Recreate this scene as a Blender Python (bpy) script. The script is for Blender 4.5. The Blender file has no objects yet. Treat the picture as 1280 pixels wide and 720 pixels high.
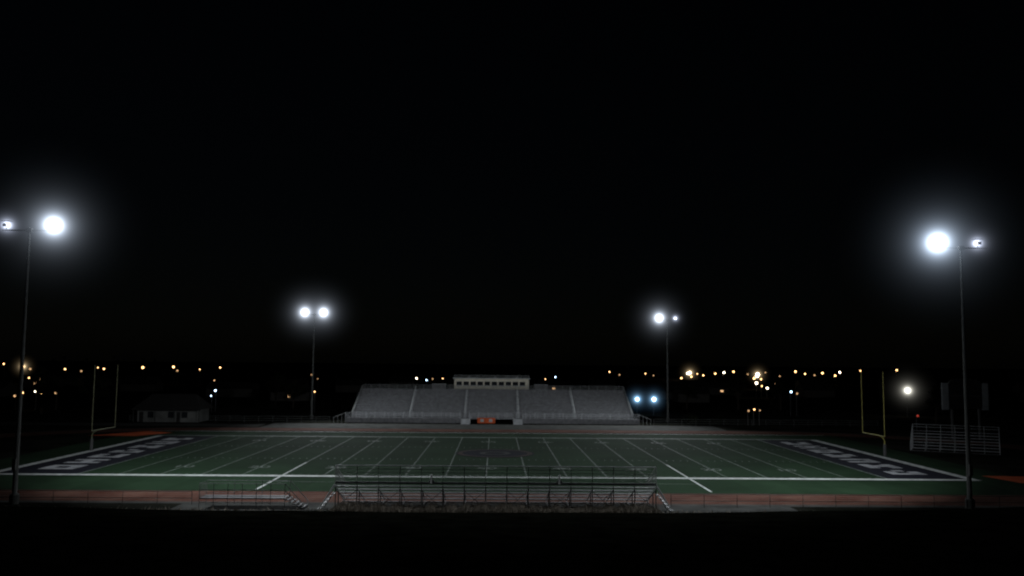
import bpy, bmesh, math, random
from mathutils import Vector, Matrix
random.seed(7)
scene = bpy.context.scene
COL = scene.collection

# ------------------------------------------------------------------ world
w = bpy.data.worlds.new("World"); scene.world = w; w.use_nodes = True
nt = w.node_tree
bg = nt.nodes.get("Background") or nt.nodes.new("ShaderNodeBackground")
sky = nt.nodes.new("ShaderNodeTexSky"); sky.sky_type = 'NISHITA'; sky.sun_disc = False
sky.sun_elevation = math.radians(25); sky.sun_rotation = math.radians(150)
nt.links.new(sky.outputs[0], bg.inputs[0]); bg.inputs[1].default_value = 0.00018
scene.view_settings.view_transform = 'Standard'; scene.view_settings.look = 'None'
scene.view_settings.exposure = 0

# ------------------------------------------------------------------ materials
def mat(name, c, rough=0.8, var=0.25, scale=2.0, metal=0.0, bump=0.0, c2=None, detail=6, spec=0.2):
    m = bpy.data.materials.new(name); m.use_nodes = True
    n = m.node_tree; b = n.nodes["Principled BSDF"]
    tc = n.nodes.new("ShaderNodeTexCoord"); no = n.nodes.new("ShaderNodeTexNoise")
    no.inputs["Scale"].default_value = scale; no.inputs["Detail"].default_value = detail
    n.links.new(tc.outputs["Object"], no.inputs["Vector"])
    r = n.nodes.new("ShaderNodeValToRGB")
    r.color_ramp.elements[0].position = 0.3; r.color_ramp.elements[1].position = 0.7
    a = [x*(1-var) for x in c]; d = [min(1, x*(1+var)) for x in c] if c2 is None else c2
    r.color_ramp.elements[0].color = (*a, 1); r.color_ramp.elements[1].color = (*d, 1)
    n.links.new(no.outputs["Fac"], r.inputs[0]); n.links.new(r.outputs[0], b.inputs["Base Color"])
    b.inputs["Roughness"].default_value = rough; b.inputs["Metallic"].default_value = metal
    b.inputs["Specular IOR Level"].default_value = spec
    return m

def emit(name, c, s):
    m = bpy.data.materials.new(name); m.use_nodes = True
    b = m.node_tree.nodes["Principled BSDF"]
    b.inputs["Base Color"].default_value = (0.3, 0.3, 0.3, 1)
    b.inputs["Emission Color"].default_value = (*c, 1); b.inputs["Emission Strength"].default_value = s
    return m

def halo_mat(name, c, k, R, e):  # emissive volume: a lens halo built in as added glow, not mist
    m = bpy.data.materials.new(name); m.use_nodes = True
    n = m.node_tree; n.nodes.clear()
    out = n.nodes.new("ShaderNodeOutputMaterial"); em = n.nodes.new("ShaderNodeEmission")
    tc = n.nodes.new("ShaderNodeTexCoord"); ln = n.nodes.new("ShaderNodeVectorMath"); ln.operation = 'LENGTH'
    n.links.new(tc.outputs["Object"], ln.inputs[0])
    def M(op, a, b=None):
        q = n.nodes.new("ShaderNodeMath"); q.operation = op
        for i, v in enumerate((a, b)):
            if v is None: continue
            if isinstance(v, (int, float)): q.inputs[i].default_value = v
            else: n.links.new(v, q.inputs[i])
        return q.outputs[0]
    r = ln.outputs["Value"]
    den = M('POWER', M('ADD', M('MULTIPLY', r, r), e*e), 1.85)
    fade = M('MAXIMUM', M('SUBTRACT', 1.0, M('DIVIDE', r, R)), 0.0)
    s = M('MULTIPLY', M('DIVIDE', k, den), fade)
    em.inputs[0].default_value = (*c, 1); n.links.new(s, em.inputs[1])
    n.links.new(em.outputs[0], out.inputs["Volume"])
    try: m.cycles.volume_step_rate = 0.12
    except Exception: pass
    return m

# field / ground
M_ground = mat("ground_dirt_grass", (0.016, 0.018, 0.014), 0.95, 0.5, 0.15, c2=(0.032, 0.032, 0.027), spec=0.0)
M_berm = mat("dark_grass", (0.0075, 0.0078, 0.006), 1.0, 0.5, 0.6, spec=0.0)
M_turf_end = mat("endzone_black_turf", (0.014, 0.015, 0.022), 0.9, 0.3, 1.5, spec=0.05)
M_white = mat("field_white_paint", (0.52, 0.54, 0.54), 0.7, 0.3, 0.9)
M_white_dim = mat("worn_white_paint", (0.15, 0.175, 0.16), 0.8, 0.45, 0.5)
M_letter = mat("letter_paint", (0.34, 0.35, 0.37), 0.8, 0.45, 0.5)
M_track = mat("track_rubber_red", (0.11, 0.036, 0.024), 0.9, 0.45, 0.25, c2=(0.13, 0.062, 0.046), spec=0.05)
M_orange = mat("orange_rubber", (0.66, 0.12, 0.04), 0.8, 0.25, 0.4)
M_conc = mat("concrete", (0.060, 0.061, 0.058), 0.9, 0.35, 0.5, spec=0.05)
M_alu = mat("aluminium", (0.42, 0.43, 0.45), 0.55, 0.25, 1.5)
M_alu_d = mat("aluminium_dark", (0.17, 0.17, 0.18), 0.6, 0.3, 1.5)  # darker copy of the aluminium; dims the near bleachers' undersides in colour
M_galv = mat("galvanised_steel", (0.28, 0.29, 0.29), 0.5, 0.2, 3.0)
M_polem = mat("weathered_pole_steel", (0.11, 0.115, 0.112), 0.7, 0.2, 2.0)
M_steel_d = mat("dark_steel", (0.07, 0.07, 0.07), 0.6, 0.2, 3.0)
M_yellow = mat("goal_yellow", (0.27, 0.24, 0.07), 0.5, 0.15, 2.0)
M_yellow2 = mat("goal_yellow_dull", (0.13, 0.13, 0.075), 0.6, 0.15, 2.0)  # darker, greyer yellow for the left goal
M_beige = mat("beige_siding", (0.70, 0.65, 0.54), 0.7, 0.12, 1.5)
M_glass = mat("dark_glass", (0.02, 0.022, 0.025), 0.15, 0.2, 1.0)
M_roof = mat("dark_shingle", (0.022, 0.021, 0.020), 0.9, 0.3, 3.0)
M_wall = mat("pale_block_wall", (0.13, 0.13, 0.125), 0.85, 0.35, 0.4)
M_panel = mat("pale_panel", (0.18, 0.19, 0.20), 0.7, 0.2, 0.8)
M_dwall = mat("house_wall", (0.06, 0.055, 0.05), 0.85, 0.2, 1.0)
M_bark = mat("bark", (0.03, 0.024, 0.018), 0.95, 0.3, 4.0)
M_leaf = mat("leaves", (0.009, 0.011, 0.006), 0.95, 0.5, 0.5, spec=0.0)
M_leaf2 = mat("leaves_light", (0.016, 0.019, 0.010), 0.95, 0.4, 0.5, spec=0.0)
M_weed = mat("dry_grass", (0.20, 0.175, 0.145), 0.95, 0.4, 0.8)
M_black = mat("black_board", (0.015, 0.015, 0.017), 0.5, 0.2, 1.0)

# turf with five-yard bands
M_turf = bpy.data.materials.new("artificial_turf"); M_turf.use_nodes = True
n = M_turf.node_tree; b = n.nodes["Principled BSDF"]; b.inputs["Roughness"].default_value = 0.95
b.inputs["Specular IOR Level"].default_value = 0.05
tc = n.nodes.new("ShaderNodeTexCoord"); sx = n.nodes.new("ShaderNodeSeparateXYZ")
n.links.new(tc.outputs["Object"], sx.inputs[0])
m1 = n.nodes.new("ShaderNodeMath"); m1.operation = 'MULTIPLY'; m1.inputs[1].default_value = math.pi/4.572
n.links.new(sx.outputs[0], m1.inputs[0])
m2 = n.nodes.new("ShaderNodeMath"); m2.operation = 'SINE'; n.links.new(m1.outputs[0], m2.inputs[0])
m3 = n.nodes.new("ShaderNodeMath"); m3.operation = 'SIGN'; n.links.new(m2.outputs[0], m3.inputs[0])
no = n.nodes.new("ShaderNodeTexNoise"); no.inputs["Scale"].default_value = 0.10; no.inputs["Detail"].default_value = 12
no.inputs["Roughness"].default_value = 0.7
n.links.new(tc.outputs["Object"], no.inputs["Vector"])
m4 = n.nodes.new("ShaderNodeMath"); m4.operation = 'MULTIPLY_ADD'; m4.inputs[1].default_value = 0.05
n.links.new(m3.outputs[0], m4.inputs[0]); n.links.new(no.outputs["Fac"], m4.inputs[2])
r = n.nodes.new("ShaderNodeValToRGB"); r.color_ramp.elements[0].position = 0.25; r.color_ramp.elements[1].position = 0.75
r.color_ramp.elements[0].color = (0.008, 0.019, 0.009, 1); r.color_ramp.elements[1].color = (0.021, 0.046, 0.023, 1)
n.links.new(m4.outputs[0], r.inputs[0]); n.links.new(r.outputs[0], b.inputs["Base Color"])

# ------------------------------------------------------------------ builders
class Part:
    def __init__(s, mats): s.bm = bmesh.new(); s.mats = mats
    def _m(s, faces, mi):
        for f in faces: f.material_index = mi
    def box(s, x0, x1, y0, y1, z0, z1, mi=0):
        v = [s.bm.verts.new((x, y, z)) for z in (z0, z1) for y in (y0, y1) for x in (x0, x1)]
        q = [(0,2,3,1),(4,5,7,6),(0,1,5,4),(2,6,7,3),(0,4,6,2),(1,3,7,5)]
        s._m([s.bm.faces.new([v[i] for i in f]) for f in q], mi)
    def cyl(s, p, q, r1, r2=None, seg=8, mi=0):
        r2 = r1 if r2 is None else r2
        p = Vector(p); q = Vector(q); d = (q-p)
        if d.length < 1e-6: return
        rot = d.to_track_quat('Z', 'Y').to_matrix()
        A = []; B = []
        for i in range(seg):
            a = 2*math.pi*i/seg; u = rot @ Vector((math.cos(a), math.sin(a), 0))
            A.append(s.bm.verts.new(p+u*r1)); B.append(s.bm.verts.new(q+u*r2))
        fs = [s.bm.faces.new((A[i], A[(i+1)%seg], B[(i+1)%seg], B[i])) for i in range(seg)]
        fs += [s.bm.faces.new(A[::-1]), s.bm.faces.new(B)]
        s._m(fs, mi)
    def poly(s, pts, mi=0):
        f = s.bm.faces.new([s.bm.verts.new(p) for p in pts]); s._m([f], mi); return f
    def rect(s, x0, x1, y0, y1, z, mi=0):
        s.poly([(x0,y0,z),(x1,y0,z),(x1,y1,z),(x0,y1,z)], mi)
    def ball(s, c, r, mi=0, sub=2, sc=(1,1,1)):
        g = bmesh.ops.create_icosphere(s.bm, subdivisions=sub, radius=r)
        for v in g['verts']:
            v.co = Vector((v.co.x*sc[0], v.co.y*sc[1], v.co.z*sc[2])) + Vector(c)
        fs = set(f for v in g['verts'] for f in v.link_faces); s._m(fs, mi)
    def make(s, name, parent=None, loc=(0,0,0), rotz=0):
        me = bpy.data.meshes.new(name); s.bm.to_mesh(me); s.bm.free()
        for m in s.mats: me.materials.append(m)
        o = bpy.data.objects.new(name, me); COL.objects.link(o)
        o.location = loc; o.rotation_euler = (0, 0, rotz)
        if parent: o.parent = parent
        return o
def empty(name, loc=(0,0,0), rotz=0):
    o = bpy.data.objects.new(name, None); COL.objects.link(o); o.location = loc; o.rotation_euler = (0,0,rotz)
    o.empty_display_size = 0.5
    return o

# ------------------------------------------------------------------ ground
P = Part([M_ground, M_berm])
prof = [(-400,7.5),(-40,7.5),(0,7.2),(20,5.7),(40,4.2),(52,3.2),(58,2.62),(61,2.36),(63,2.1),(66,1.3),(69,0.5),(71.5,0.05),(73,0),
        (90,0),(130,0),(180,0),(260,0),(420,0),(800,0),(3500,0)]
xs = [-3500,-900,-300]+[i*3.0 for i in range(-50,51)]+[300,900,3500]
grid = []
for (y,z) in prof:
    row = []
    for x in xs:
        dz = 0
        if 40 <= y <= 66 and abs(x) <= 150:
            dz = 0.03*math.sin(x*0.35+y)+0.04*(random.random()-0.5)
            t = min(abs(x),45)/35; dz += (0.25 if x < 0 else 0.5)*t*t
        row.append(P.bm.verts.new((x,y,z+dz)))
    grid.append(row)
for j in range(len(prof)-1):
    for i in range(len(xs)-1):
        f = P.bm.faces.new((grid[j][i],grid[j][i+1],grid[j+1][i+1],grid[j+1][i]))
        f.material_index = 1 if prof[j][0] < 71 else 0; f.smooth = True
P.make("ground")

# ------------------------------------------------------------------ track
CX, YN, YF = -0.9, 98.2, 147.0
YC = (YN+YF)/2
def stadium(r, L, N=40):
    pts = []
    for i in range(N+1):
        a = -math.pi/2+math.pi*i/N; pts.append((CX+L+r*math.cos(a), YC+r*math.sin(a)))
    for i in range(N+1):
        a = math.pi/2+math.pi*i/N; pts.append((CX-L+r*math.cos(a), YC+r*math.sin(a)))
    return pts
def ring(P, r0, r1, L, z, mi=0):
    a = stadium(r0,L); c = stadium(r1,L); k = len(a)
    va = [P.bm.verts.new((*p,z)) for p in a]; vc = [P.bm.verts.new((*p,z)) for p in c]
    for i in range(k):
        f = P.bm.faces.new((va[i],vc[i],vc[(i+1)%k],va[(i+1)%k])); f.material_index = mi
track = empty("running_track")
P = Part([M_track]); ring(P, 36.2, 42.6, 48, 0.012); P.make("track_surface", track)
P = Part([M_white_dim])
for rr in [36.2+1.22*i for i in range(6)]: ring(P, rr, rr+0.05, 48, 0.022)
P.make("lane_lines", track)
P = Part([M_conc]); ring(P, 42.6, 43.6, 48, 0.012); P.make("track_edge", track)
P = Part([M_orange])
P.poly([(57.5,101.5,0.03),(58.5,95.5,0.03),(80,90,0.03),(80,99,0.03)])
P.poly([(-68,146,0.03),(-60,146,0.03),(-56.5,153,0.03),(-62,156,0.03)])
P.make("orange_runway", track)
P = Part([M_conc]); P.rect(-28, 27, 73.2, 78.9, 0.012); P.rect(-45, 45, 165.9, 178, 0.012); P.rect(-100,-46,168,175,0.012)
P.make("concrete_apron")

# ------------------------------------------------------------------ field
field = empty("football_field")
YD = 0.9144
P = Part([M_turf]); P.rect(-62, 62, 86.6-YC, 157.2-YC, 0.02)
o = P.make("turf", field, (CX, YC, 0))
P = Part([M_turf_end])
for s in (-1,1):
    a, c = sorted((CX+s*50*YD, CX+s*60*YD)); P.rect(a, c, YN, YF, 0.03)
P.make("end_zone", field)
P = Part([M_white, M_white_dim])
x0, x1 = CX-60*YD, CX+60*YD
B = 1.1
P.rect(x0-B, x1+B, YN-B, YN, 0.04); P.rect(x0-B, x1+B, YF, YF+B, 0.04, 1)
P.rect(x0-B, x0, YN, YF, 0.04); P.rect(x1, x1+B, YN, YF, 0.04)
for i in range(-10, 11):
    x = CX+i*5*YD; wd = 0.07 if abs(i) < 10 else 0.10
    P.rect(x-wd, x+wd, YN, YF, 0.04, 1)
for i in (-5, 5):   # team box lines
    x = CX+i*5*YD; P.rect(x-0.12, x+0.12, 87.5, YN-B, 0.04, 0); P.rect(x-0.10, x+0.10, YN, YN+12, 0.048, 0)
P.rect(CX-25*YD, CX+25*YD, 93.0, 93.12, 0.04, 1)
for i in range(-49, 50):
    if i % 5 == 0: continue
    x = CX+i*YD
    for yy in (YN+0.3, YF-0.9, YN+16.2, YF-16.8): P.rect(x-0.05, x+0.05, yy, yy+0.6, 0.04, 1)
P.rect(-62, 60, 156.6, 157.0, 0.04, 0)
P.make("line_markings", field)
# yard numbers
for s, yy, rz in ((-1, YN+7.3, 0), (1, YF-7.3, math.pi)):
    for i in range(-4, 5):
        c = bpy.data.curves.new("yard_number", 'FONT'); c.body = str(50-abs(i)*10); c.size = 2.6
        c.align_x = 'CENTER'; c.align_y = 'CENTER'; c.materials.append(M_white_dim)
        o = bpy.data.objects.new("yard_number", c); COL.objects.link(o)
        o.location = (CX+i*10*YD, yy, 0.045); o.rotation_euler = (0,0,rz); o.parent = field
# end zone block lettering (unreadable at this distance): bold blocky strokes
P = Part([M_letter])
glyphs = ["111101111","101111101","111100111","110101110","111010111","101101111","111110011"]
def glyph(P, cx, cy, wx, wy, g):
    for k, ch in enumerate(g):
        if ch == '0': continue
        r_, c_ = divmod(k, 3)
        X0 = cx-wx/2+wx*r_/3; Y0 = cy-wy/2+wy*c_/3
        P.rect(X0+0.02, X0+wx/3-0.02, Y0+0.02, Y0+wy/3-0.02, 0.04)
for s in (-1, 1):
    cx = CX+s*55*YD
    for k in range(7):
        glyph(P, cx, YN+6+k*6.1, 4.2, 4.2, glyphs[(k+(s>0)*3) % 7])
P.make("end_zone_lettering", field)
# centre emblem: plain stand-in ring
M_emb = mat("emblem_paint", (0.055, 0.042, 0.040), 0.8, 0.3, 0.6, spec=0.05)
M_emb2 = mat("emblem_paint_grey", (0.055, 0.055, 0.055), 0.8, 0.3, 0.6, spec=0.05)
P = Part([M_turf_end, M_emb, M_emb2])
def disc(P, r0, r1, z, mi, N=48, sy=1.0):
    for i in range(N):
        a = 2*math.pi*i/N; c = 2*math.pi*(i+1)/N
        pts = [(CX+1+r1*math.cos(a),YC+sy*r1*math.sin(a),z),(CX+1+r1*math.cos(c),YC+sy*r1*math.sin(c),z)]
        if r0 > 0: pts += [(CX+1+r0*math.cos(c),YC+sy*r0*math.sin(c),z),(CX+1+r0*math.cos(a),YC+sy*r0*math.sin(a),z)]
        else: pts += [(CX+1,YC,z)]
        P.poly(pts, mi)
disc(P, 0, 5.6, 0.05, 0); disc(P, 4.6, 5.3, 0.06, 1); disc(P, 1.4, 2.2, 0.06, 2)
P.make("centre_emblem", field)

# ------------------------------------------------------------------ goal posts
def goal(x, s, my):
    g = empty("goal_post", (x, YC, 0))
    P = Part([my, M_steel_d]); off = 1.6*s
    P.cyl((off,0,0),(off,0,2.0),0.09,mi=0,seg=10)
    pr = (off,0,2.0)
    for i in range(1,9):
        a = i/8*math.pi/2; q = (off-s*1.6*(1-math.cos(a))*1.0, 0, 2.0+1.05*math.sin(a)); P.cyl(pr,q,0.085,seg=8); pr = q
    P.cyl((0,-3.56,3.05),(0,3.56,3.05),0.07)
    for y in (-3.56,3.56): P.cyl((0,y,3.05),(0,y,12.0),0.05,0.04)
    P.cyl((off,0,0.02),(off,0,1.7),0.2,mi=1,seg=12)
    P.make("frame", g)
goal(-54.9, -1, M_yellow2); goal(54.1, 1, M_yellow)

# ------------------------------------------------------------------ stadium light poles
HALO = halo_mat("added_halo_bright", (0.66,0.80,1.0), 1.05, 9.5, 0.42)
HALOn = halo_mat("added_halo_near", (0.72,0.83,1.0), 0.68, 8.5, 0.40)
HALOs = halo_mat("added_halo_mid", (0.76,0.85,1.0), 0.95, 9.5, 0.40)
HALOd = halo_mat("added_halo_dim", (0.70,0.78,1.0), 0.07, 3.0, 0.22)
M_lamp = emit("lamp_glass_bright", (0.92,0.96,1.0), 22)
M_lampd = emit("lamp_glass_dim", (0.85,0.9,1.0), 6)
KR = {'big':9.5,'near':8.5,'mid':9.5,'dim':3.0}; KM = {'big':HALO,'near':HALOn,'mid':HALOs,'dim':HALOd}
def add_halo(parent, loc, m, R, name="added_halo"):  # added glowing sphere imitating the lens halo around a lamp
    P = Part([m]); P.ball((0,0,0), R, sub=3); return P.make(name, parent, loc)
def spot(g, name, loc, base, aim, energy, cone):
    L = bpy.data.lights.new(name,'SPOT'); L.energy = energy; L.spot_size = math.radians(cone); L.spot_blend = 1.0
    L.shadow_soft_size = 0.5; L.color = (0.90,0.96,1.0)
    o = bpy.data.objects.new(name, L); COL.objects.link(o); o.parent = g; o.location = loc
    d = Vector(aim)-(Vector(base)+Vector(loc)); o.rotation_euler = d.to_track_quat('-Z','Y').to_euler()
def pole(x, y, h, heads, spot_pow, aim, cone, light_at=0, spill=0, spill_aim=None):
    g = empty("stadium_light_pole", (x,y,0))
    P = Part([M_polem, M_conc]); 
    P.cyl((0,0,0),(0,0,0.8),0.4,mi=1,seg=14); P.cyl((0,0,0.8),(0,0,h),0.22,0.10,seg=14)
    P.cyl((0,0,0.8),(0,0,0.9),0.36,seg=14)
    P.box(-2.5,2.5,-0.06,0.06,h-0.33,h-0.22); P.box(-0.25,0.25,-0.16,0.16,h-0.45,h-0.1)
    P.box(-0.16,0.16,-0.42,-0.22,3.0,4.0)
    P.make("pole_and_crossarm", g)
    for (dx, kind, face) in heads:
        P = Part([M_steel_d, M_lamp if kind != 'dim' else M_lampd])
        P.cyl((dx,0,h-0.2),(dx,0,h+0.15),0.05)
        P.box(dx-0.38,dx+0.38,-0.28,0.28,h+0.52,h+0.57)
        hw = 0.3 if kind != 'dim' else 0.16
        P.box(dx-hw,dx+hw,-face*0.33-0.05,-face*0.33+0.05,h+0.02,h+0.51 if kind!='dim' else h+0.3)
        rr = {'big':0.42,'near':0.38,'mid':0.34,'dim':0.22}[kind]
        P.ball((dx, face*0.08, h+0.2), rr, mi=1, sub=2, sc=(1,0.7,0.75))
        P.make("flood_lamp", g)
        add_halo(g, (dx,face*0.08,h+0.2), KM[kind], KR[kind])
    sy = 0.9 if aim[1] > y else -0.9
    spot(g, "flood_light", (light_at, sy, h-0.7), (x,y,0), aim, spot_pow, cone)
    if spill: spot(g, "seating_light", (light_at, -0.9, h-0.7), (x,y,0), spill_aim, spill, 80)
pole(-42.6, 78.2, 24.8, [(-2.1,'dim',1),(2.2,'near',-1)], 44000, (-14,118,0), 130, 2.2, 17000, (-4,73,0))
pole( 43.4, 78.6, 24.2, [(-2.2,'big',-1),(1.6,'dim',1)], 44000, (14,118,0), 130, -2.2, 17000, (4,73,0))
pole(-40.1, 190, 23.2, [(-2.1,'mid',-1),(2.0,'mid',-1)], 37000, (-14,154,0), 120, 2)
pole( 38.2, 190, 22.7, [(-1.8,'mid',-1),(1.8,'dim',-1)], 37000, (14,154,0), 120, -2)

# ------------------------------------------------------------------ far grandstand with press box
gs = empty("grandstand")
GX0, GX1 = -30.0, 29.2; GYF, GYB = 182.0, 195.5; N = 17; ZF, ZB = 1.5, 6.6
aisles = [-17.9, -6.3, 5.0, 17.0]
P = Part([M_alu, M_alu_d]); 
for i in range(N):
    y = GYF+(GYB-GYF)*i/N; z = ZF+(ZB-ZF)*i/(N-1); dy = (GYB-GYF)/N
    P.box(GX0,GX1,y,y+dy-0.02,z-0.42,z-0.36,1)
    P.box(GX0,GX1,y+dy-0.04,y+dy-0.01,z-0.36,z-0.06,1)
    segs = [GX0]+aisles+[GX1]
    for k in range(len(segs)-1):
        a = segs[k]+(0.6 if k else 0); c = segs[k+1]-(0.6 if k < len(segs)-2 else 0)
        P.box(a,c,y+dy*0.45,y+dy*0.85,z-0.02,z+0.03,0)
P.make("seating", gs)
P = Part([M_alu, M_white])
for ax in aisles:
    for i in range(N):
        y = GYF+(GYB-GYF)*i/N; z = ZF+(ZB-ZF)*i/(N-1)
        P.box(ax-0.35,ax+0.35,y,y+0.35,z-0.36,z-0.18,0)
        if i%2==0: P.cyl((ax,y+0.3,z-0.3),(ax,y+0.3,z+0.75),0.035,mi=1)
    P.cyl((ax,GYF+0.3,ZF+0.75),(ax,GYB-0.3,ZB+0.75),0.04,mi=1)
P.make("aisles", gs)
P = Part([M_galv, M_alu_d, M_alu])
def rail(P, x0,x1,y,z0,z1,step,nr=3,r=0.03,mi=0):
    n_ = max(1,int(round(abs(x1-x0)/step)))
    for i in range(n_+1):
        x = x0+(x1-x0)*i/n_; P.cyl((x,y,z0),(x,y,z1),r,seg=6,mi=mi)
    for k in range(nr):
        z = z1-(z1-z0)*k/nr; P.cyl((x0,y,z),(x1,y,z),r,seg=6,mi=mi)
rail(P,GX0,GX1,GYB+0.1,ZB-0.3,ZB+0.95,2.0,5,0.035)
P.box(GX0-1.0,GX1+1.0,GYF-2.0,GYF-0.03,0.95,1.05,1)
P.box(GX0-1.0,-5.6,GYF-2.03,GYF-1.98,0.1,1.12,1); P.box(4.3,GX1+1.0,GYF-2.03,GYF-1.98,0.1,1.12,1)
for a,c in ((GX0-1.0,-7.2),(-4.9,3.6),(5.9,GX1+1.0)):
    rail(P,a,c,GYF-2.0,1.05,2.15,1.5,4,0.04,mi=2)
for i in range(30):
    x = GX0+1+(GX1-GX0-2)*i/29; P.cyl((x,GYF-0.4,1.05),(x,GYF-0.4,2.3),0.06,seg=6,mi=2)
P.cyl((GX0,GYF-0.4,2.3),(GX1,GYF-0.4,2.3),0.035,seg=6,mi=2)
for x in (GX0, GX1):
    for i in range(N):
        y = GYF+(GYB-GYF)*i/N; z = ZF+(ZB-ZF)*i/(N-1)
        if i%2==0: P.cyl((x,y,z-0.4),(x,y,z+0.8),0.035,seg=6)
    for h_ in (0.8,0.45,0.1): P.cyl((x,GYF,ZF+h_),(x,GYB,ZB+h_),0.035,seg=6)
for i in range(0,22):
    x = GX0+(GX1-GX0)*i/21
    P.box(x-0.08,x+0.08,GYB-0.2,GYB,0,ZB-0.5,1); P.box(x-0.08,x+0.08,GYF+6,GYF+6.2,0,ZF+1.6,1)
P.make("railings_and_frame", gs)
P = Part([M_alu, M_galv])
for sx_ in (-1,1):
    xs0 = -6.0 if sx_<0 else 4.8
    for k in range(6): P.box(xs0-0.9,xs0+0.9,GYF-4.0+k*0.33,GYF-3.7+k*0.33,0.0,0.17*(k+1),0)
    for q in (-0.95,0.95): 
        P.cyl((xs0+q,GYF-4.1,0.9),(xs0+q,GYF-2.0,2.05),0.04,mi=1); P.cyl((xs0+q,GYF-4.1,0),(xs0+q,GYF-4.1,0.95),0.04,mi=1)
    e = GX0-1.0 if sx_<0 else GX1+1.0
    P.poly([(e,GYF-2.0,1.0),(e,GYF-0.5,1.0),(e+sx_*2.5,GYF-0.5,0.05),(e+sx_*2.5,GYF-2.0,0.05)],0)
    for k in range(4):
        P.cyl((e+sx_*k*0.8,GYF-2.0,0.0),(e+sx_*k*0.8,GYF-2.0,2.1-k*0.32),0.035,mi=1,seg=6)
    P.cyl((e,GYF-2.0,2.1),(e+sx_*2.5,GYF-2.0,1.1),0.035,mi=1)
P.make("stairs_and_ramps", gs)
P = Part([M_orange, M_white])
P.box(-3.6,0.1,GYF-2.3,GYF-2.2,0.15,1.25,0); 
for a in (-3.0,-1.2): P.box(a,a+0.7,GYF-2.34,GYF-2.302,0.4,1.0,1)
P.make("front_banner", gs)

pb = empty("press_box")
P = Part([M_beige, M_glass, M_roof, M_white])
PX0,PX1,PY0,PY1,PZ0,PZ1 = -9.3,7.7,196.2,200.0,5.7,9.0
P.box(PX0,PX1,PY0,PY1,PZ0,PZ1,0)
P.box(PX0-0.3,PX1+0.3,PY0-0.6,PY1+0.2,PZ1,PZ1+0.18,3)
nw = 10
for i in range(nw):
    a = PX0+0.5+(PX1-PX0-1.0)*i/nw; c = a+(PX1-PX0-1.0)/nw-0.35
    P.box(a,c,PY0-0.012,PY0+0.05,PZ0+1.75,PZ0+2.65,1)
    P.box(a-0.06,c+0.06,PY0-0.05,PY0-0.004,PZ0+1.65,PZ0+1.747,3)
P.box(PX0,PX1,PY0-0.03,PY0-0.003,PZ0+0.85,PZ0+0.95,2)
P.make("cabin", pb)
P = Part([M_galv]); rail(P,PX0,PX1,PY0-0.3,PZ1+0.18,PZ1+0.75,1.7,2,0.03); rail(P,PX0,PX1,PY1,PZ1+0.18,PZ1+0.75,1.7,2,0.03)
for x in (-6,0,5): P.box(x-0.25,x+0.25,PY0+0.2,PY0+0.6,PZ1+0.18,PZ1+0.6)
for x in (PX0+0.3,-3,3,PX1-0.3): 
    for y in (PY0+0.3,PY1-0.3): P.box(x-0.15,x+0.15,y-0.15,y+0.15,0,PZ0)
P.make("roof_rail_and_columns", pb)
P = Part([M_alu_d, M_galv])
for a,c in ((-14.3,-11.2),(9.0,12.0)):
    P.box(a,c,196.3,198.0,6.4,7.7,0); P.box(a-0.1,c+0.1,196.2,198.1,7.7,7.8,1); P.box(a+0.2,c-0.2,196.4,197.9,0,6.4,0)
P.make("camera_platforms", pb)

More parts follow.
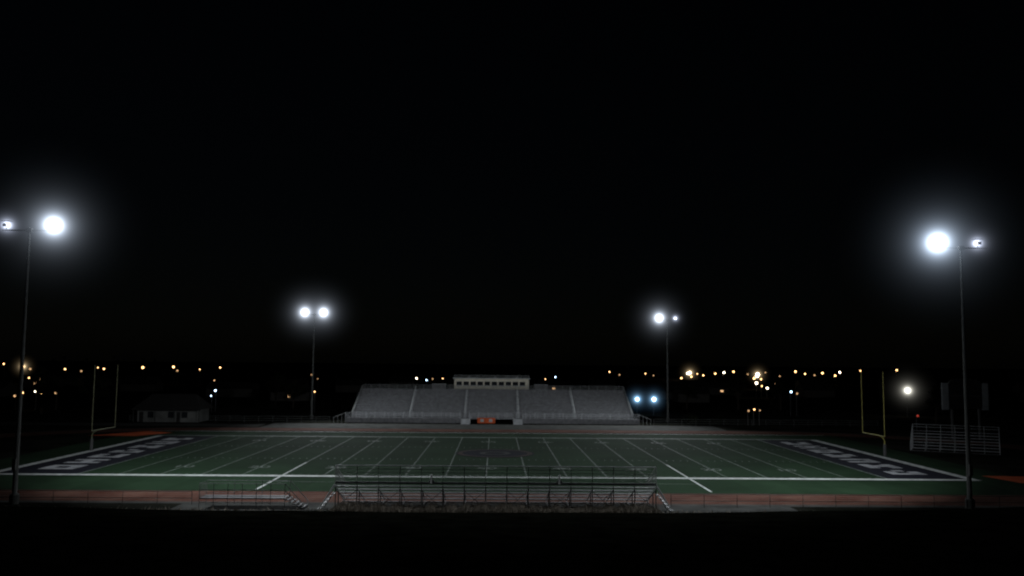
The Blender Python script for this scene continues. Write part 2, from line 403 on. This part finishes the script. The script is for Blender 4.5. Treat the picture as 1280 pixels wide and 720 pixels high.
# ------------------------------------------------------------------ near bleachers (seen from behind)
def back_bleacher(name, xa, xb, yb, rows, ztop, railtop):
    g = empty(name)
    P = Part([M_alu, M_alu_d])
    dy = 0.78; dz = (ztop-0.45)/(rows-1)
    for i in range(rows):
        y = yb+i*dy; z = ztop-i*dz
        P.box(xa,xb,y+0.05,y+0.32,z-0.05,z,1 if i else 0)  # lower planks take the darker copy, putting underside shade into the colour
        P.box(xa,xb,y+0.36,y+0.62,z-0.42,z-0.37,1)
    P.box(xa,xb,yb-0.06,yb,ztop-0.10,ztop+0.12,0)
    P.box(xa,xb,yb-0.35,yb-0.065,ztop-0.30,ztop-0.25,1)
    P.make("seat_planks", g)
    P = Part([M_galv, M_alu_d])
    n_ = int(round((xb-xa)/1.83)); yf = yb+rows*dy
    for i in range(n_+1):
        x = xa+(xb-xa)*i/n_
        P.box(x-0.04,x+0.04,yb+0.02,yb+0.1,0.02,ztop-0.17,0)
        P.box(x-0.04,x+0.04,yb+1.5,yb+1.58,0.02,ztop-1.1,1)
        P.cyl((x,yb+0.1,ztop-0.5),(x,yf,0.15),0.05,seg=6,mi=1); P.cyl((x,yb+0.1,0.1),(x,yf,0.1),0.04,seg=6,mi=1)
        if i < n_ and i%2==0:
            x2 = xa+(xb-xa)*(i+1)/n_
            P.cyl((x,yb+0.06,0.15),(x2,yb+0.06,ztop-0.6),0.025,seg=6,mi=1); P.cyl((x2,yb+0.06,0.15),(x,yb+0.06,ztop-0.6),0.025,seg=6,mi=1)
    P.make("support_frame", g)
    P = Part([M_galv, M_alu])
    for i in range(n_+1):
        x = xa+(xb-xa)*i/n_; P.cyl((x,yb-0.08,ztop-0.2),(x,yb-0.08,railtop),0.028,seg=6)
    for k in range(5): 
        z = railtop-(railtop-ztop)*k/5; P.cyl((xa,yb-0.08,z),(xb,yb-0.08,z),0.022 if k else 0.04,seg=6,mi=0 if k else 1)
    x = xa+0.12
    while x < xb:       # fabric wires of the chain link infill
        P.cyl((x,yb-0.08,ztop),(x,yb-0.08,railtop),0.008,seg=3); x += 0.12
    for x in (xa,xb):
        P.cyl((x,yb,railtop),(x,yf,railtop-ztop+0.45),0.03,seg=6); P.cyl((x,yb,railtop-0.5),(x,yf,railtop-ztop),0.03,seg=6)
        for q in range(rows+1):
            y = yb+q*dy; P.cyl((x,y,max(0.05,ztop-q*dz-0.3)),(x,y,railtop-(railtop-(railtop-ztop+0.45))*q/rows),0.025,seg=6)
    P.make("guard_rails", g)
    return g
nb = back_bleacher("bleachers", -13.8, 14.2, 76.0, 6, 2.35, 3.85)
P = Part([M_alu, M_galv])
for sx_ in (-1,1):
    e = -13.9 if sx_<0 else 14.3
    for k in range(6):
        a,c = sorted((e+sx_*0.24*k, e+sx_*0.24*(k+1))); P.box(a,c,76.0,77.0,1.4-0.26*k-0.05,1.4-0.26*k,0)
    P.cyl((e,76,2.2),(e+sx_*1.3,76,0.1),0.045,mi=1); P.cyl((e,76.9,2.2),(e+sx_*1.3,76.9,0.1),0.045,mi=1)
    P.cyl((e,76,1.6),(e+sx_*0.9,76,0.1),0.03,mi=1)
P.make("end_stairs", nb)
P = Part([M_white])
for x in (-5.45, 5.7):
    P.cyl((x,75.86,2.35),(x,75.86,3.0),0.14,0.06,seg=8); P.ball((x,75.86,3.05),0.12); P.box(x-0.25,x+0.25,75.82,75.9,2.48,2.6)
P.make("white_brackets", nb)
rp = empty("access_ramp")
P = Part([M_galv, M_alu_d, M_alu])
P.box(-25.6,-18.2,76.2,78.0,0.85,0.95,1); rail(P,-25.6,-18.2,76.15,0.02,2.2,1.23,4,0.028); rail(P,-25.6,-18.2,78.05,0.02,2.2,2.46,2,0.025)
P.cyl((-18.2,76.15,2.2),(-16.6,76.15,0.5),0.035); P.cyl((-18.2,78.05,2.2),(-16.6,78.05,0.5),0.035)
P.cyl((-18.2,76.15,1.6),(-16.6,76.15,0.1),0.03); P.cyl((-16.6,76.15,0.02),(-16.6,76.15,0.5),0.035); P.cyl((-16.6,78.05,0.02),(-16.6,78.05,0.5),0.035)
for k in range(5): P.box(-18.2+k*0.32,-17.88+k*0.32,76.2,78.0,0.76-0.17*k,0.82-0.17*k,1)
for q in range(6): P.cyl((-25.6,76.15+q*0.38,0.95),(-25.6,76.15+q*0.38,2.2),0.02,seg=5)
P.make("platform_and_rails", rp)
# low dry grass behind the near bleachers
P = Part([M_weed])
for i in range(16000):
    if i < 12000: x = random.uniform(-13.9,14.2); y = random.uniform(73.6,76.5)
    else: x = random.uniform(-48,48); y = random.uniform(71.5,76)
    h_ = random.uniform(0.2,0.9 if i < 12000 else 0.35)*(0.6+0.4*math.sin(x*0.9+math.sin(x*2.3))**2); a = random.gauss(0,0.8); dx = 0.055*math.cos(a); dy = 0.055*math.sin(a)
    z0 = 0.0 if y > 73 else (73-y)*0.06
    P.poly([(x-dx,y-dy,z0),(x+dx,y+dy,z0),(x+random.gauss(0,0.15),y+random.gauss(0,0.2),z0+h_)])
P.make("dry_grass")

# ------------------------------------------------------------------ end bleachers on the right (open aluminium, rotated)
eb = empty("bleachers", (69.5,129.5,0), math.radians(-30))
P = Part([M_alu, M_alu_d, M_galv])
rows=7; L2=5.9
for i in range(rows):
    y = -2.6+i*0.8; z = 0.5+i*0.38
    P.box(-L2,L2,y,y+0.24,z-0.04,z,0); P.box(-L2,L2,y-0.32,y-0.12,z-0.4,z-0.36,1)
for i in range(7):
    x = -L2+2*L2*i/6
    P.cyl((x,-2.8,0.1),(x,2.6,2.6),0.04,seg=6,mi=2); P.cyl((x,2.6,0),(x,2.6,3.75),0.04,seg=6,mi=2); P.cyl((x,0,0),(x,0,1.5),0.04,seg=6,mi=2)
    P.cyl((x,2.6,0.1),(x,0,1.4),0.03,seg=6,mi=2)
for z in (3.75,3.35): P.cyl((-L2,2.6,z),(L2,2.6,z),0.035,seg=6,mi=2)
for x in (-L2,L2):
    for q in range(6):
        y=-2.7+q*1.06; P.cyl((x,y,0.1),(x,y,1.2+q*0.5),0.035,seg=6,mi=0)
    P.cyl((x,-2.7,1.2),(x,2.6,3.75),0.045,seg=6,mi=0); P.cyl((x,-2.7,0.7),(x,2.6,3.2),0.03,seg=6,mi=2)
P.make("seating_and_rails", eb)

# ------------------------------------------------------------------ fences
fn = empty("field_fence")
P = Part([M_polem]); rail(P,-75,-34,179.0,0,1.3,3,3,0.03); rail(P,33,80,179.0,0,1.3,3,3,0.03); P.make("far_run", fn)
fn2 = empty("field_fence")
P = Part([M_steel_d]); rail(P,-70,-27,78.4,0,1.15,3,2,0.025); rail(P,16,70,78.4,0,1.15,3,2,0.025); P.make("near_run", fn2)

# ------------------------------------------------------------------ field house (left), scoreboard (right)
fh = empty("field_house", (-67.0,178,0)); fh.scale = (0.86,1,1)
P = Part([M_wall, M_roof, M_glass, M_conc])
P.box(-7,7.2,0,7,0,2.7,0)
P.poly([(-8,-0.9,2.65),(8.2,-0.9,2.65),(5.4,3.5,5.6),(-5.2,3.5,5.6)],1); P.poly([(8.2,7.9,2.65),(-8,7.9,2.65),(-5.2,3.5,5.6),(5.4,3.5,5.6)],1)
P.poly([(8.2,-0.9,2.65),(8.2,7.9,2.65),(5.4,3.5,5.6)],1); P.poly([(-8,7.9,2.65),(-8,-0.9,2.65),(-5.2,3.5,5.6)],1)
P.box(-8,8.2,-0.92,-0.84,2.45,2.63,1)
for a in (-4.6,0.2,3.4): P.box(a,a+1.4,-0.02,0.01,0.95,2.15,2); P.box(a-0.1,a+1.5,-0.07,-0.022,0.85,0.94,3)
P.box(-6.6,-5.6,-0.03,0.01,0.02,2.1,1); P.box(2.2,3.1,-0.03,0.01,0.02,2.1,1)
for a in (-7.6,-2.6,2.0,7.8): P.box(a-0.08,a+0.08,-0.8,-0.64,0,2.5,3)
P.make("walls_and_roof", fh)
sb = empty("scoreboard", (82.6,150,0))
P = Part([M_black, M_panel, M_steel_d])
P.box(-2.9,2.9,-0.2,0.2,5.4,9.8,0)
for i in range(10):
    a = math.pi*i/10; c = math.pi*(i+1)/10
    P.poly([(2.9*math.cos(a),-0.2,9.8+0.95*math.sin(a)),(2.9*math.cos(a),0.2,9.8+0.95*math.sin(a)),(2.9*math.cos(c),0.2,9.8+0.95*math.sin(c)),(2.9*math.cos(c),-0.2,9.8+0.95*math.sin(c))],2)
    P.poly([(2.9*math.cos(a),-0.2,9.8+0.95*math.sin(a)),(2.9*math.cos(c),-0.2,9.8+0.95*math.sin(c)),(0,-0.2,9.8)],0)
for s in (-1,1):
    P.box(min(s*2.95,s*4.1),max(s*2.95,s*4.1),-0.15,0.15,5.2,9.9,1); P.box(s*2.4-0.15,s*2.4+0.15,-0.14,0.14,0,5.4,2)
P.box(-2.7,2.7,-0.24,-0.203,7.6,7.7,2); P.box(-0.05,0.05,-0.24,-0.203,5.5,9.6,2)
P.make("board_and_posts", sb)

# ------------------------------------------------------------------ trees
def tree(x,y,h,seed):
    rnd = random.Random(seed)
    g = empty("deciduous_tree", (x,y,0))
    P = Part([M_bark]); P.cyl((0,0,0),(0.1,0,h*0.45),0.28,0.16)
    tips=[]
    for i in range(9):
        a = rnd.uniform(0,6.28); q = (h*0.3*math.cos(a)*rnd.uniform(.5,1),h*0.3*math.sin(a)*rnd.uniform(.5,1),h*rnd.uniform(0.5,0.9))
        s = (0.1,0,h*rnd.uniform(0.28,0.45)); P.cyl(s,q,0.1,0.03,seg=6); tips.append(q)
    tips.append((0,0,h*0.92)); P.cyl((0.1,0,h*0.45),(0,0,h*0.92),0.15,0.03,seg=6)
    P.make("trunk_and_limbs", g)
    P = Part([M_leaf, M_leaf2])
    for q in tips:
        for c in range(5):
            cc = Vector(q)+Vector((rnd.gauss(0,h*.07),rnd.gauss(0,h*.07),rnd.gauss(0,h*.05))); mi = 0 if rnd.random()<0.6 else 1
            for k in range(30):
                p = cc+Vector((rnd.gauss(0,h*.045),rnd.gauss(0,h*.045),rnd.gauss(0,h*.035)))
                u = Vector((rnd.gauss(0,1),rnd.gauss(0,1),rnd.gauss(0,1))).normalized()*0.2; v = u.orthogonal().normalized()*0.14
                P.poly([p-u,p+v,p+u,p-v],mi)
    P.make("foliage", g)
for k,(x,y,h) in enumerate([(-86,186,9),(-54,232,7),(-104,200,10),(54,242,7),(68,240,9),(98,190,8),(118,175,9),(-62,245,9),(80,240,8)]):
    tree(x,y,h,k)
P = Part([M_leaf, M_leaf2])
for (bx,by,bh) in ((41.5,180.3,2.0),(47,180.5,1.6)):
    for k in range(260):
        p = Vector((bx+random.gauss(0,0.7),by+random.gauss(0,0.5),abs(random.gauss(bh*0.5,bh*0.3))+0.1)); u = Vector((random.gauss(0,1),random.gauss(0,1),random.gauss(0,1))).normalized()*0.16; v = u.orthogonal().normalized()*0.12
        P.poly([p-u,p+v,p+u,p-v],random.randint(0,1))
P.make("shrubs")
P = Part([M_leaf])
rnd = random.Random(3)
for k in range(170):
    x = rnd.uniform(-420,420); y = rnd.uniform(450,640); R = rnd.uniform(3,6)
    for j in range(26):
        p = Vector((x+rnd.gauss(0,R*.6),y+rnd.gauss(0,R*.6),abs(rnd.gauss(R*0.8,R*0.5)))); u = Vector((rnd.gauss(0,1),rnd.gauss(0,1),rnd.gauss(0,1))).normalized()*1.3; v = u.orthogonal().normalized()*1.0
        P.poly([p-u,p+v,p+u,p-v])
P.make("distant_trees")

# ------------------------------------------------------------------ town: houses, street lamps
W_ = emit("town_lamp_white", (1.0,0.84,0.62), 7); A_ = emit("town_lamp_amber", (1.0,0.55,0.22), 4.5)
C_ = emit("town_lamp_cool", (0.55,0.76,1.0), 6); R_ = emit("town_lamp_red", (1.0,0.08,0.04), 0.35); D_ = emit("town_lamp_faint", (1.0,0.58,0.27), 0.9)
town = [(-242,428,9.6,'A',.55),(-233,428,8.3,'A',.9),(-229,428,7.2,'D',.7),(-172,321,5.4,'A',.4),(-168,321,5.0,'D',.5),(-116,214,4.3,'A',.32),(-113,214,4.6,'W',.24),(-111.5,214,4.0,'A',.25),(-119,216,3.4,'D',.4),(-109,216,4.2,'D',.35),
(-212,428,7.3,'A',.6),(-204,428,6.4,'D',.6),(-196,428,8.2,'A',.4),(-193,428,7.6,'A',.6),(-174,428,8.4,'A',.8),(-159,428,8.8,'A',.75),(-157,428,7.0,'D',.6),(-146,428,7.7,'A',.4),(-136,428,8.7,'A',.55),
(-69,214,5.2,'C',.34),(-70,214,3.9,'C',.22),(-44.6,214,5.1,'A',.26),(-104,321,5.0,'D',.4),(-250,400,6,'D',.5),(-85,400,6.0,'D',.4),(-78,380,4.6,'D',.3),
(-39,428,4.2,'W',.6),(-34,428,3.4,'C',.5),(-31,428,4.0,'D',.5),(-26,428,4.2,'A',.45),(25,428,4.4,'A',.4),(30,428,5.4,'C',.5),(26,428,3.2,'C',.4),(57,428,8.2,'A',.45),(62,428,6.8,'D',.5),
(75,428,7.5,'A',.45),(79,428,6.6,'D',.45),(93,428,5.4,'A',.65),(96,428,7.8,'W',.7),(98,428,6.2,'A',.65),(101,428,7.6,'A',.45),(121,535,6.2,'W',.8),(104,428,6.9,'A',.55),(110,428,7.8,'A',.6),(143,535,7.2,'W',.9),(149,535,7.8,'A',.85),(158,535,6.4,'D',.8),
(131,428,6.8,'W',1.05),(129.5,428,5.6,'A',.8),(133,428,5.2,'A',.6),(98,321,5.7,'W',.7),(100,321,4.6,'A',.4),(102,321,3.8,'W',.65),(105,321,5.3,'D',.4),(74,214,6.0,'C',.34),(75.5,214,5.6,'D',.3),
(188,535,8.2,'A',.9),(194,535,6.8,'A',.7),(200,535,6.0,'D',.7),(205,535,7.4,'A',.9),(213,535,5.8,'A',.8),(216,535,7.9,'W',.85),(229,535,9,'A',.65),(252,535,9.6,'A',.8),(178,535,5.2,'D',.6),(169,535,7.4,'D',.6),
(54.4,180,3.4,'A',.24),(55.6,180,3.2,'D',.2),(53.2,180,3.1,'D',.25),(85,172,2.8,'R',.3)]
idx = {'W':1,'A':2,'C':3,'D':4,'R':5}
P = Part([M_steel_d,W_,A_,C_,D_,R_])
for (x,y,z,c,s) in town:
    P.cyl((x,y+0.6,0),(x,y+0.6,z+0.4),0.09,0.06,seg=6); P.cyl((x,y+0.6,z+0.35),(x,y,z+0.35),0.04,seg=5)
    P.box(x-0.25,x+0.25,y-0.2,y+0.3,z+s*0.95,z+s*0.95+0.08); P.ball((x,y,z),s*0.8,mi=idx[c],sub=1)
P.make("distant_street_lamps")
HALOc = halo_mat("added_halo_blue", (0.30,0.62,1.0), 0.35, 4.5, 0.35)  # added halos for single town lamps, drawn as glowing volume
HALOw = halo_mat("added_halo_yard", (1.0,0.97,0.85), 0.46, 7.5, 0.33)
HALOa = halo_mat("added_halo_warm", (1.0,0.74,0.42), 0.9, 7, 0.7)
def yard_lamp(x,y,z,hm,R,cm,r):
    g = empty("yard_lamp", (x,y,0))
    P = Part([M_steel_d,cm]); P.cyl((0,0.5,0),(0,0.5,z+0.5),0.1,0.07); P.cyl((0,0.5,z+0.45),(0,0,z+0.4),0.05)
    P.box(-0.3,0.3,-0.25,0.35,z+r*0.7,z+r*0.7+0.08); P.ball((0,0,z),r,mi=1); P.make("post_and_lamp", g); add_halo(g,(0,0,z),hm,R)
yard_lamp(35.4,214,3.9,HALOc,4.5,C_,0.45); yard_lamp(39.6,214,3.9,HALOc,4.5,C_,0.5); yard_lamp(103.4,214,6.6,HALOw,7.5,W_,0.5)
yard_lamp(131,427,7.6,HALOa,7,W_,0.9); yard_lamp(97,427,8.1,HALOa,7,W_,0.7); yard_lamp(-232,427,8.4,HALOa,7,A_,0.6)
P = Part([M_dwall,M_roof,D_])
for k in range(34):
    x = rnd.uniform(-260,280); y = rnd.uniform(270,440); wd = rnd.uniform(5,8); dp = 4.5; h_ = 2.8
    P.box(x-wd,x+wd,y-dp,y+dp,0,h_,0)
    P.poly([(x-wd-.4,y-dp-.4,h_),(x+wd+.4,y-dp-.4,h_),(x+wd+.4,y,h_+2.2),(x-wd-.4,y,h_+2.2)],1); P.poly([(x+wd+.4,y+dp+.4,h_),(x-wd-.4,y+dp+.4,h_),(x-wd-.4,y,h_+2.2),(x+wd+.4,y,h_+2.2)],1)
    for s in (-1,1): P.poly([(x+s*wd,y-dp,h_),(x+s*wd,y+dp,h_),(x+s*wd,y,h_+2.1)],0)
    if k%5==0: P.box(x-1,x+0.2,y-dp-0.02,y-dp+0.01,1.1,1.9,2)
P.make("distant_houses")

# ------------------------------------------------------------------ faint moonlight
S = bpy.data.lights.new("moonlight",'SUN'); S.energy = 0.004; S.angle = math.radians(0.5); S.color = (0.9,0.95,1)
so = bpy.data.objects.new("moonlight",S); COL.objects.link(so); so.rotation_euler = (math.radians(50),0,math.radians(30))

# ------------------------------------------------------------------ camera
cam = bpy.data.cameras.new("camera"); co = bpy.data.objects.new("camera",cam); COL.objects.link(co)
cam.sensor_width = 36; cam.lens = 36*1070/1280; cam.clip_end = 6000; cam.clip_start = 0.1
R = Matrix.Rotation(math.radians(-1.07),4,'Z') @ Matrix.Rotation(math.radians(94.9),4,'X') @ Matrix.Rotation(math.radians(0.5),4,'Z')
co.matrix_world = Matrix.Translation((0,0,13)) @ R
cam.dof.use_dof = True; cam.dof.focus_distance = 10; cam.dof.aperture_fstop = 1.4
scene.camera = co
